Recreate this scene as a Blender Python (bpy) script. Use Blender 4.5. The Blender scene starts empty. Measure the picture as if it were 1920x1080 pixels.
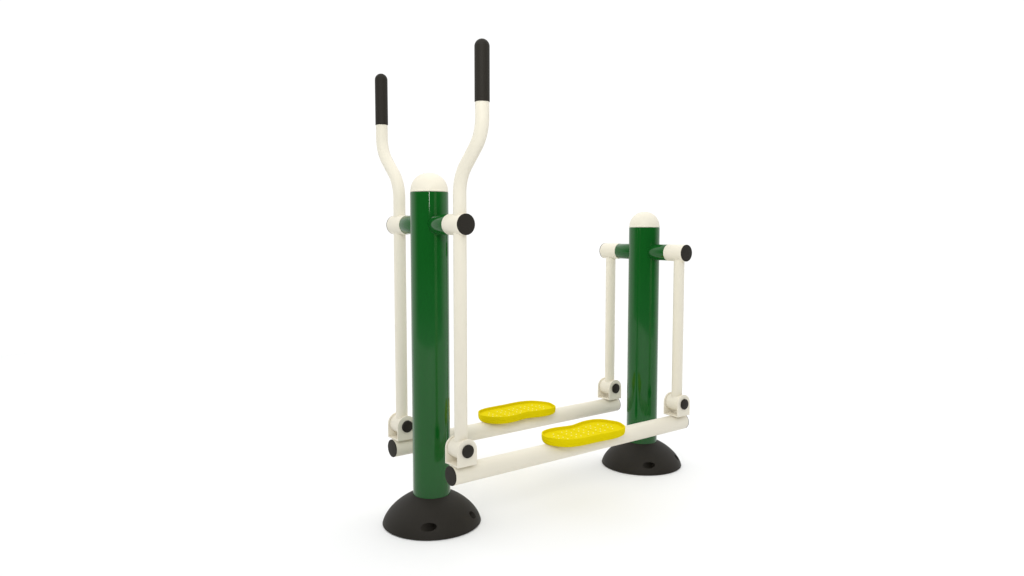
import bpy, bmesh, math
from mathutils import Vector, Matrix

SC = bpy.context.scene
COL = SC.collection
PI = math.pi

# ------------------------------------------------------------------ camera
cam_d = bpy.data.cameras.new('camera')
cam = bpy.data.objects.new('camera', cam_d)
COL.objects.link(cam)
YAW, PITCH = 0.91273, -0.07736
fw = Vector((math.cos(YAW) * math.cos(PITCH), math.sin(YAW) * math.cos(PITCH), math.sin(PITCH)))
cam.location = (-1.17214, -1.92631, 0.89381)
cam.rotation_euler = fw.to_track_quat('-Z', 'Y').to_euler()
cam_d.sensor_fit = 'HORIZONTAL'
cam_d.sensor_width = 36.0
cam_d.lens = 36.0 * 1404.543 / 1920.0
cam_d.clip_start = 0.05
cam_d.clip_end = 200.0
SC.camera = cam

# ------------------------------------------------------------------ world: white studio sweep in front, dim room behind the camera
world = bpy.data.worlds.new('World')
SC.world = world
world.use_nodes = True
wn, wl = world.node_tree.nodes, world.node_tree.links
wn.clear()
w_out = wn.new('ShaderNodeOutputWorld')
w_bg = wn.new('ShaderNodeBackground')
w_bg.inputs['Strength'].default_value = 1.0
w_tc = wn.new('ShaderNodeTexCoord')
w_dot = wn.new('ShaderNodeVectorMath'); w_dot.operation = 'DOT_PRODUCT'
w_dot.inputs[1].default_value = (math.cos(YAW), math.sin(YAW), 0.0)
w_front = wn.new('ShaderNodeMapRange'); w_front.interpolation_type = 'SMOOTHSTEP'
w_front.inputs['From Min'].default_value = -0.45
w_front.inputs['From Max'].default_value = 0.25
w_sep = wn.new('ShaderNodeSeparateXYZ')
w_elev = wn.new('ShaderNodeMapRange')
w_elev.inputs['From Min'].default_value = -1.0
w_elev.inputs['From Max'].default_value = 1.0
w_ramp = wn.new('ShaderNodeValToRGB')
cr = w_ramp.color_ramp
cr.interpolation = 'EASE'
def e2(z): return (z + 1) / 2
stops = [(e2(-0.40), (0.62, 0.62, 0.58)), (e2(-0.155), (0.45, 0.52, 0.52)), (e2(-0.10), (0.16, 0.24, 0.22)),
         (e2(-0.03), (0.04, 0.055, 0.045)), (e2(0.10), (0.04, 0.05, 0.05)), (e2(0.35), (0.34, 0.39, 0.40)), (e2(0.8), (0.70, 0.70, 0.69))]
cr.elements[0].position, cr.elements[0].color = stops[0][0], (*stops[0][1], 1)
cr.elements[1].position, cr.elements[1].color = stops[-1][0], (*stops[-1][1], 1)
for p, c in stops[1:-1]:
    el = cr.elements.new(p); el.color = (*c, 1)
w_mix = wn.new('ShaderNodeMix'); w_mix.data_type = 'RGBA'
w_mix.inputs['B'].default_value = (1.06, 1.06, 1.055, 1)
wl.new(w_tc.outputs['Generated'], w_dot.inputs[0])
wl.new(w_tc.outputs['Generated'], w_sep.inputs[0])
wl.new(w_dot.outputs['Value'], w_front.inputs['Value'])
wl.new(w_sep.outputs['Z'], w_elev.inputs['Value'])
wl.new(w_elev.outputs['Result'], w_ramp.inputs['Fac'])
wl.new(w_front.outputs['Result'], w_mix.inputs['Factor'])
wl.new(w_ramp.outputs['Color'], w_mix.inputs['A'])
wl.new(w_mix.outputs['Result'], w_bg.inputs['Color'])
wl.new(w_bg.outputs['Background'], w_out.inputs['Surface'])

# ------------------------------------------------------------------ studio lamps
def area(name, loc, target, sx, sy, power, color=(1, 1, 1)):
    d = bpy.data.lights.new(name, 'AREA')
    d.shape = 'RECTANGLE'; d.size = sx; d.size_y = sy; d.energy = power; d.color = color
    o = bpy.data.objects.new(name, d); COL.objects.link(o)
    o.location = loc
    o.rotation_euler = (Vector(target) - Vector(loc)).to_track_quat('-Z', 'Y').to_euler()
    return o
area('overhead_softbox', (1.3, 1.6, 5.5), (1.3, 1.6, 0), 12.0, 12.0, 205, (1.0, 1.0, 0.99))
key = area('key_softbox', (-1.75, -2.3, 2.5), (0.5, 0.0, 1.3), 1.5, 1.0, 7.2, (1.0, 0.985, 0.955))
key.data.spread = math.radians(60)
strip = area('strip_light', (-1.93, -3.15, 1.42), (0.1, 0.0, 1.0), 0.17, 0.74, 11, (1.0, 0.98, 0.95))
strip.data.shape = 'ELLIPSE'

SC.view_settings.view_transform = 'Standard'
SC.view_settings.look = 'None'
SC.view_settings.exposure = 0.0
SC.view_settings.gamma = 1.0
SC.view_settings.use_curve_mapping = False
SC.render.engine = 'CYCLES'

# ------------------------------------------------------------------ materials
def material(name, color, rough=0.5, spec=0.5, coat=0.0, coat_rough=0.05, vary=0.04, vscale=9.0, rvary=0.06, bump=0.0, bscale=400.0):
    m = bpy.data.materials.new(name); m.use_nodes = True
    n, l = m.node_tree.nodes, m.node_tree.links
    b = n['Principled BSDF']
    tc = n.new('ShaderNodeTexCoord')
    nz = n.new('ShaderNodeTexNoise'); nz.inputs['Scale'].default_value = vscale; nz.inputs['Detail'].default_value = 5
    l.new(tc.outputs['Object'], nz.inputs['Vector'])
    mx = n.new('ShaderNodeMix'); mx.data_type = 'RGBA'
    mx.inputs['A'].default_value = (*[c * (1 - vary) for c in color], 1)
    mx.inputs['B'].default_value = (*[min(1, c * (1 + vary)) for c in color], 1)
    l.new(nz.outputs['Fac'], mx.inputs['Factor'])
    l.new(mx.outputs['Result'], b.inputs['Base Color'])
    mr = n.new('ShaderNodeMapRange')
    mr.inputs['To Min'].default_value = max(0, rough - rvary); mr.inputs['To Max'].default_value = min(1, rough + rvary)
    l.new(nz.outputs['Fac'], mr.inputs['Value']); l.new(mr.outputs['Result'], b.inputs['Roughness'])
    b.inputs['Specular IOR Level'].default_value = spec
    b.inputs['Coat Weight'].default_value = coat
    b.inputs['Coat Roughness'].default_value = coat_rough
    if bump:
        n2 = n.new('ShaderNodeTexNoise'); n2.inputs['Scale'].default_value = bscale; n2.inputs['Detail'].default_value = 3
        l.new(tc.outputs['Object'], n2.inputs['Vector'])
        bp = n.new('ShaderNodeBump'); bp.inputs['Strength'].default_value = bump; bp.inputs['Distance'].default_value = 0.0006
        l.new(n2.outputs['Fac'], bp.inputs['Height']); l.new(bp.outputs['Normal'], b.inputs['Normal'])
    return m

M_GREEN = material('green_gloss_paint', (0.005, 0.088, 0.011), rough=0.06, spec=0.34, vary=0.03, rvary=0.015)
M_CREAM = material('cream_powder_coat', (0.80, 0.75, 0.635), rough=0.5, spec=0.3, vary=0.015, bump=0.03, bscale=900)
M_BLACK = material('black_rubber', (0.0175, 0.0145, 0.0105), rough=0.65, spec=0.25, vary=0.08, bump=0.25, bscale=500)
M_YELLOW = material('yellow_plastic', (0.73, 0.595, 0.002), rough=0.75, spec=0.02, vary=0.025)
M_STUD = material('pale_stud_plastic', (0.90, 0.82, 0.22), rough=0.4, spec=0.4, vary=0.02)
M_FLOOR = material('white_studio_floor', (0.931, 0.930, 0.936), rough=0.9, spec=0.1, vary=0.006, vscale=1.5)

# ------------------------------------------------------------------ helpers
def link(name, bm, mat, parent=None, smooth=True, mats=None):
    bmesh.ops.recalc_face_normals(bm, faces=bm.faces)
    me = bpy.data.meshes.new(name); bm.to_mesh(me); bm.free()
    for m in (mats or [mat]): me.materials.append(m)
    o = bpy.data.objects.new(name, me); COL.objects.link(o)
    if smooth:
        me.shade_smooth()
        me.set_sharp_from_angle(angle=math.radians(38))
    if parent: o.parent = parent
    return o

def lathe(profile, seg=96, axis='Z', origin=(0, 0, 0), close=True):
    """profile = list of (r, h); revolves round the axis through origin."""
    bm = bmesh.new(); rings = []
    ox, oy, oz = origin
    def P(r, h, a):
        c, s = r * math.cos(a), r * math.sin(a)
        if axis == 'Z': return (ox + c, oy + s, oz + h)
        if axis == 'Y': return (ox + c, oy + h, oz + s)
        return (ox + h, oy + c, oz + s)
    for r, h in profile:
        if r < 1e-6: rings.append([bm.verts.new(P(0, h, 0))])
        else: rings.append([bm.verts.new(P(r, h, 2 * PI * i / seg)) for i in range(seg)])
    for A, B in zip(rings, rings[1:]):
        for i in range(seg):
            j = (i + 1) % seg
            if len(A) == 1 and len(B) == 1: continue
            if len(A) == 1: bm.faces.new((A[0], B[i], B[j]))
            elif len(B) == 1: bm.faces.new((A[i], A[j], B[0]))
            else: bm.faces.new((A[i], A[j], B[j], B[i]))
    if close:
        for R in (rings[0], rings[-1]):
            if len(R) > 1: bm.faces.new(R)
    return bm

def tube_profile(r, a, b, ch=0.0012):
    return [(r - ch, a), (r - ch * 0.3, a + ch * 0.3), (r, a + ch), (r, b - ch), (r - ch * 0.3, b - ch * 0.3), (r - ch, b)]

def cyl(name, r, a, b, axis, origin, mat, parent, ch=0.0012, seg=72):
    return link(name, lathe(tube_profile(r, a, b, ch), seg, axis, origin), mat, parent)

def sweep(path, r, seg=40):
    """round tube along a path lying in a plane of constant x."""
    bm = bmesh.new(); rings = []
    for k, p in enumerate(path):
        t = (path[min(k + 1, len(path) - 1)] - path[max(k - 1, 0)]).normalized()
        u = Vector((1, 0, 0)); v = t.cross(u)
        rings.append([bm.verts.new(p + r * (math.cos(2 * PI * i / seg) * u + math.sin(2 * PI * i / seg) * v)) for i in range(seg)])
    for A, B in zip(rings, rings[1:]):
        for i in range(seg):
            j = (i + 1) % seg
            bm.faces.new((A[i], A[j], B[j], B[i]))
    bm.faces.new(rings[0]); bm.faces.new(rings[-1])
    return bm

# ------------------------------------------------------------------ ground
bm = bmesh.new()
gv = []
RG, GX, GY = 4.2, 0.45, 0.5
ctr = bm.verts.new((GX, GY, 0))
prev = [ctr]
N = 96
for rr in (0.5, 1.0, 2.0, 3.0, RG):
    ring = [bm.verts.new((GX + rr * math.cos(2 * PI * i / N), GY + rr * math.sin(2 * PI * i / N), 0)) for i in range(N)]
    for i in range(N):
        j = (i + 1) % N
        if len(prev) == 1: bm.faces.new((ctr, ring[i], ring[j]))
        else: bm.faces.new((prev[i], ring[i], ring[j], prev[j]))
    prev = ring
ground = link('ground', bm, M_FLOOR, smooth=False)
ground['kind'] = 'structure'

# ------------------------------------------------------------------ the machine
R_POST, R_ROD, R_SLV, R_BEAM = 0.057, 0.0188, 0.030, 0.0283
Y_ROD = 0.171
machine = bpy.data.objects.new('exercise_machine', None)
COL.objects.link(machine)
machine.empty_display_size = 0.2
machine['label'] = 'elliptical walking machine with green posts, cream arms and yellow foot pedals on white floor'
machine['category'] = 'exercise machine'

def base_cover(cx, parent):
    Rb, H, pw = 0.15025, 0.106, 1.6
    prof = [(Rb - 0.003, 0.0005), (Rb, 0.003)]
    n = 34
    for k in range(1, n + 1):
        a = (k / n) * PI / 2
        r, h = Rb * math.cos(a) ** (2 / pw), H * math.sin(a) ** (2 / pw)
        if r < R_POST + 0.001: break
        if h < 0.0035: continue
        prof.append((r, h))
    hz = H * (1 - ((R_POST + 0.0006) / Rb) ** pw) ** (1 / pw)
    prof += [(R_POST + 0.0006, hz), (R_POST - 0.004, hz - 0.004), (R_POST - 0.004, 0.0005)]
    o = link('base_cover', lathe(prof + [prof[0]], 160, 'Z', (cx, 0, 0), close=False), M_BLACK, None)
    # bolt pockets cut into the dome
    cut = bmesh.new()
    for ang, tilt in ((-126.5, -60), (-55, 28), (53, -60), (125, 28)):
        a = math.radians(ang)
        c = Vector((cx + 0.1335 * math.cos(a), 0.1335 * math.sin(a), 0.0345))
        d = math.radians(ang + 180 + tilt)
        ax = Vector((math.cos(d) * 0.85, math.sin(d) * 0.85, -0.22)).normalized()
        cb = bmesh.new()
        bmesh.ops.create_cone(cb, cap_ends=True, segments=40, radius1=0.0125, radius2=0.0125, depth=0.11)
        q = Vector((0, 0, 1)).rotation_difference(ax).to_matrix().to_4x4()
        bmesh.ops.transform(cb, matrix=Matrix.Translation(c - ax * 0.030) @ q, verts=cb.verts)
        tmp = bpy.data.meshes.new('tmp'); cb.to_mesh(tmp); cb.free()
        cut.from_mesh(tmp); bpy.data.meshes.remove(tmp)
    bmesh.ops.recalc_face_normals(cut, faces=cut.faces)
    cme = bpy.data.meshes.new('pocket_cutter'); cut.to_mesh(cme); cut.free()
    co = bpy.data.objects.new('pocket_cutter', cme); COL.objects.link(co)
    md = o.modifiers.new('pockets', 'BOOLEAN'); md.operation = 'DIFFERENCE'; md.object = co; md.solver = 'EXACT'
    dg = bpy.context.evaluated_depsgraph_get()
    me = bpy.data.meshes.new_from_object(o.evaluated_get(dg))
    o.modifiers.clear(); old = o.data; o.data = me; bpy.data.meshes.remove(old)
    bpy.data.objects.remove(co); bpy.data.meshes.remove(cme)
    me.name = 'base_cover'
    if not me.materials: me.materials.append(M_BLACK)
    me.shade_smooth(); me.set_sharp_from_angle(angle=math.radians(30))
    o.parent = parent
    return o

def post(cx, h, hp, px, label):
    p = link('post', lathe([(R_POST, 0.004), (R_POST, h - 0.0012), (R_POST - 0.0012, h)], 128, 'Z', (cx, 0, 0)), M_GREEN, machine)
    p['label'] = label
    prof = [(R_POST - 0.0012, h + 0.0004), (R_POST - 0.0004, h + 0.0014), (R_POST - 0.0004, h + 0.0045), (R_POST - 0.0014, h + 0.0056)]
    r0 = R_POST - 0.0016
    for k in range(0, 33):
        a = k / 32 * PI / 2
        prof.append((r0 * math.cos(a) if k < 32 else 0.0, h + 0.006 + (r0 - 0.0032) * math.sin(a)))
    link('dome_cap', lathe(prof, 112, 'Z', (cx, 0, 0)), M_CREAM, p)
    base_cover(cx, p)
    # green cross tube that carries the swinging arms
    for s in (-1, 1):
        a, b = sorted((s * 0.046, s * 0.1216))
        cyl('cross_tube', 0.0293, a, b, 'Y', (px, 0, hp), M_GREEN, p, 0.0004, 80)
    return p

post(0.0057, 1.0055, 0.9094, 0.0, 'taller green post between the two handles')
post(0.9443, 0.9035, 0.8118, 0.9410, 'shorter green post behind the pedals')

def cap_disc(r, axis, origin, sgn, parent, t=0.0028):
    prof = [(r * 0.985, 0.0), (r, 0.0004), (r, t - 0.0008), (r - 0.0008, t - 0.0002), (r - 0.002, t), (0, t)]
    prof = [(rr, sgn * hh) for rr, hh in prof]
    return link('end_cap', lathe([(0, 0)] + prof, 72, axis, origin), M_BLACK, parent)

def lower_hub(x, s, z, parent):
    return cyl('pivot_hub', 0.0288, -0.0278, 0.0278, 'Y', (x, s * Y_ROD, z), M_CREAM, parent, 0.0008, 72)

Z_HUB = 0.2688
def arc_path(s):
    """centre line of the hand lever from the lower hub up to inside the grip."""
    y0, y1 = Y_ROD, 0.2806
    th = math.radians(45.5); r = 0.108
    l = (y1 - y0 - 2 * r * (1 - math.cos(th))) / math.sin(th)
    za = 0.995
    pts = [Vector((0, s * y0, Z_HUB)), Vector((0, s * y0, 0.6)), Vector((0, s * y0, za - 0.02))]
    n = 18
    for k in range(n + 1):
        a = th * k / n
        pts.append(Vector((0, s * (y0 + r * (1 - math.cos(a))), za + r * math.sin(a))))
    yb, zb = y0 + r * (1 - math.cos(th)) + l * math.sin(th), za + r * math.sin(th) + l * math.cos(th)
    zc = zb + r * math.sin(th)
    for k in range(n + 1):
        a = th * (1 - k / n)
        pts.append(Vector((0, s * (y1 - r * (1 - math.cos(a))), zc - r * math.sin(a))))
    pts.append(Vector((0, s * y1, 1.30)))
    return pts

def hand_lever(s):
    o = link('hand_lever', sweep(arc_path(s), R_ROD, 56), M_CREAM, machine)
    R_G, z0, z1 = 0.0203, 1.2325, 1.3965
    prof = [(R_ROD - 0.002, z0 + 0.001), (R_G - 0.0008, z0), (R_G, z0 + 0.0008)]
    for k in range(17):
        a = k / 16 * PI / 2
        prof.append((R_G * math.cos(a) if k < 16 else 0, z1 - R_G + R_G * math.sin(a)))
    link('hand_grip', lathe(prof, 64, 'Z', (0, s * 0.2806, 0)), M_BLACK, o)
    a, b = sorted((s * 0.1219, s * 0.2005))
    cyl('pivot_sleeve', R_SLV, a, b, 'Y', (0, 0, 0.9094), M_CREAM, o, 0.0006, 88)
    cap_disc(R_SLV, 'Y', (0, s * 0.2005, 0.9094), s, o)
    lower_hub(0, s, Z_HUB, o)
    return o

def hanger_arm(s):
    o = link('hanger_arm', sweep([Vector((0.941, s * Y_ROD, z)) for z in (Z_HUB, 0.5, 0.8118)], 0.0187, 56), M_CREAM, machine)
    a, b = sorted((s * 0.1219, s * 0.2020))
    cyl('pivot_sleeve', R_SLV, a, b, 'Y', (0.941, 0, 0.8118), M_CREAM, o, 0.0006, 88)
    cap_disc(R_SLV, 'Y', (0.941, s * 0.2020, 0.8118), s, o)
    lower_hub(0.941, s, Z_HUB, o)
    return o

def bracket(x, s, parent):
    """U-shaped bracket: two round-topped cheek plates on a base plate, plus the black pin caps on both cheeks."""
    bm = bmesh.new()
    W, T, zb = 0.0332, 0.0042, Z_HUB - 0.0441
    yc = s * Y_ROD
    out = [(-W, zb), (W, zb)] + [(W * math.cos(a), Z_HUB + W * math.sin(a)) for a in [k / 28 * PI for k in range(29)]]
    for ya, yb in ((yc - 0.0328, yc - 0.0328 + T), (yc + 0.0328 - T, yc + 0.0328)):
        A = [bm.verts.new((x + u, ya, v)) for u, v in out]
        B = [bm.verts.new((x + u, yb, v)) for u, v in out]
        bm.faces.new(A); bm.faces.new(B[::-1])
        for i in range(len(out)):
            j = (i + 1) % len(out)
            bm.faces.new((A[i], A[j], B[j], B[i]))
    r = bmesh.ops.create_cube(bm, size=1)
    bmesh.ops.transform(bm, matrix=Matrix.Translation((x, yc, zb + 0.0023)) @ Matrix.Diagonal((2 * W - 0.0006, 0.0656 - 2 * T, 0.0040, 1)), verts=r['verts'])
    o = link('pivot_bracket', bm, M_CREAM, parent)
    bv = o.modifiers.new('edge', 'BEVEL'); bv.width = 0.0006; bv.segments = 2; bv.limit_method = 'ANGLE'; bv.angle_limit = math.radians(40)
    for f in (-1, 1):
        prof = [(0, 0), (0.0185, 0), (0.0190, 0.0008), (0.0190, 0.0048), (0.0178, 0.0063), (0.0150, 0.0071), (0, 0.0074)]
        c = link('pin_cap', lathe([(rr, f * hh) for rr, hh in prof], 48, 'Y', (x, yc + f * 0.0329, Z_HUB)), M_BLACK, parent)
    return o

def foot_beam(s):
    zc = 0.1958
    o = link('foot_beam', lathe(tube_profile(R_BEAM, -0.0345, 0.9745, 0.0006), 72, 'X', (0, s * Y_ROD, zc)), M_CREAM, machine)
    cap_disc(R_BEAM, 'X', (-0.0345, s * Y_ROD, zc), -1, o)
    cap_disc(R_BEAM, 'X', (0.9745, s * Y_ROD, zc), 1, o)
    for x in (0.0, 0.941):
        bracket(x, s, o)
    return o

PX = 0.4737
CO = [1.052, 0.0208, -0.0173, 0.0302, -0.004, -0.0207, 0.0382, -0.0920, 0.0027, 0.0014, -0.02, 0.0375, -0.006, 0.0046, 0.0073]
def pedal_outline(n=144):
    P = []
    for i in range(n):
        t = 2 * PI * i / n
        r = CO[0] + sum(CO[2 * k - 1] * math.cos(k * t) + CO[2 * k] * math.sin(k * t) for k in range(1, 8))
        P.append(Vector((0.1532 * r * math.cos(t), 0.079 * r * math.sin(t))))
    return P

def pedal(s):
    """foot-shaped tray; +y of the outline is the waisted inner side."""
    P = pedal_outline(); n = len(P)
    Nn = []
    for i in range(n):
        t = (P[(i + 1) % n] - P[i - 1]).normalized()
        Nn.append(Vector((t.y, -t.x)))
    def pt(i, off, z):
        p = P[i] + Nn[i] * off
        return Vector((PX + p.x, -s * p.y + s * 0.179, z))
    bm = bmesh.new()
    ZR = 0.2492
    prof = [(-0.012, 0.2218), (-0.0075, 0.2226), (-0.0035, 0.2252), (-0.0012, 0.229), (-0.0004, 0.2345), (-0.0008, 0.2354), (0.0, 0.2364),
            (0.0, ZR - 0.0009), (-0.0003, ZR - 0.0003), (-0.0009, ZR), (-0.0036, ZR), (-0.0042, ZR - 0.0003), (-0.0045, ZR - 0.0009), (-0.0048, 0.2410), (-0.0062, 0.2402)]
    rings = [[bm.verts.new(pt(i, off, z)) for i in range(n)] for off, z in prof]
    for A, B in zip(rings, rings[1:]):
        for i in range(n):
            j = (i + 1) % n
            bm.faces.new((A[i], A[j], B[j], B[i]))
    bm.faces.new(rings[0])
    # tread: strips between the cross grooves, each groove a shallow V
    inner = [(P[i] + Nn[i] * (-0.0062)) for i in range(n)]
    xs_max, xs_min = max(p.x for p in inner), min(p.x for p in inner)
    def span(x):
        ys = []
        for i in range(n):
            a, b = inner[i], inner[(i + 1) % n]
            if (a.x - x) * (b.x - x) <= 0 and a.x != b.x:
                ys.append(a.y + (b.y - a.y) * (x - a.x) / (b.x - a.x))
        return (min(ys), max(ys)) if len(ys) >= 2 else None
    xs = []
    k = 0
    grid = sorted(set([xs_min + (xs_max - xs_min) * (0.5 - 0.5 * math.cos(PI * q / 70)) for q in range(1, 70)]))
    grooves = (-0.078, -0.020, 0.032, 0.082)
    grid = [x for x in grid if min(abs(x - g) for g in grooves) > 0.0026]
    rows = [(x, 0.2402) for x in grid]
    for g in grooves:
        rows += [(g - 0.0019, 0.2402), (g - 0.0005, 0.2380), (g + 0.0005, 0.2380), (g + 0.0019, 0.2402)]
    rows.sort()
    prev = None
    M = 10
    for x, z in rows:
        sp = span(x)
        if not sp: continue
        e = -0.0008
        row = []
        for q in range(M + 1):
            y = (sp[0] + e) + (sp[1] - sp[0] - 2 * e) * q / M
            zz = z if abs(q - M / 2) < M / 2 - 0.5 else 0.2401
            row.append(bm.verts.new((PX + x, -s * y + s * 0.179, zz)))
        if prev:
            for q in range(M):
                bm.faces.new((prev[q], prev[q + 1], row[q + 1], row[q]))
        prev = row
    base_faces = len(bm.faces)
    # pale anti-slip studs
    studs = []
    for x in (-0.062, -0.0415, -0.009, 0.012, 0.045, 0.065, -0.098, 0.1):
        for y in (0.038, 0.0152, -0.0085, -0.0303): studs.append((x, y))
    for x in (-0.1155, 0.1165):
        for y in (0.0152, -0.0085): studs.append((x, y))
    bm.faces.ensure_lookup_table()
    for x, y in studs:
        ret = bmesh.ops.create_uvsphere(bm, u_segments=12, v_segments=8, radius=0.0023)
        bmesh.ops.transform(bm, matrix=Matrix.Translation((PX + x, -s * y + s * 0.179, 0.2402)) @ Matrix.Diagonal((1, 1, 0.85, 1)), verts=ret['verts'])
    bm.faces.ensure_lookup_table()
    for i in range(base_faces, len(bm.faces)): bm.faces[i].material_index = 1
    return link('pedal', bm, None, machine, mats=[M_YELLOW, M_STUD])

for side in (-1, 1):
    hand_lever(side)
    hanger_arm(side)
    foot_beam(side)
    pedal(side)
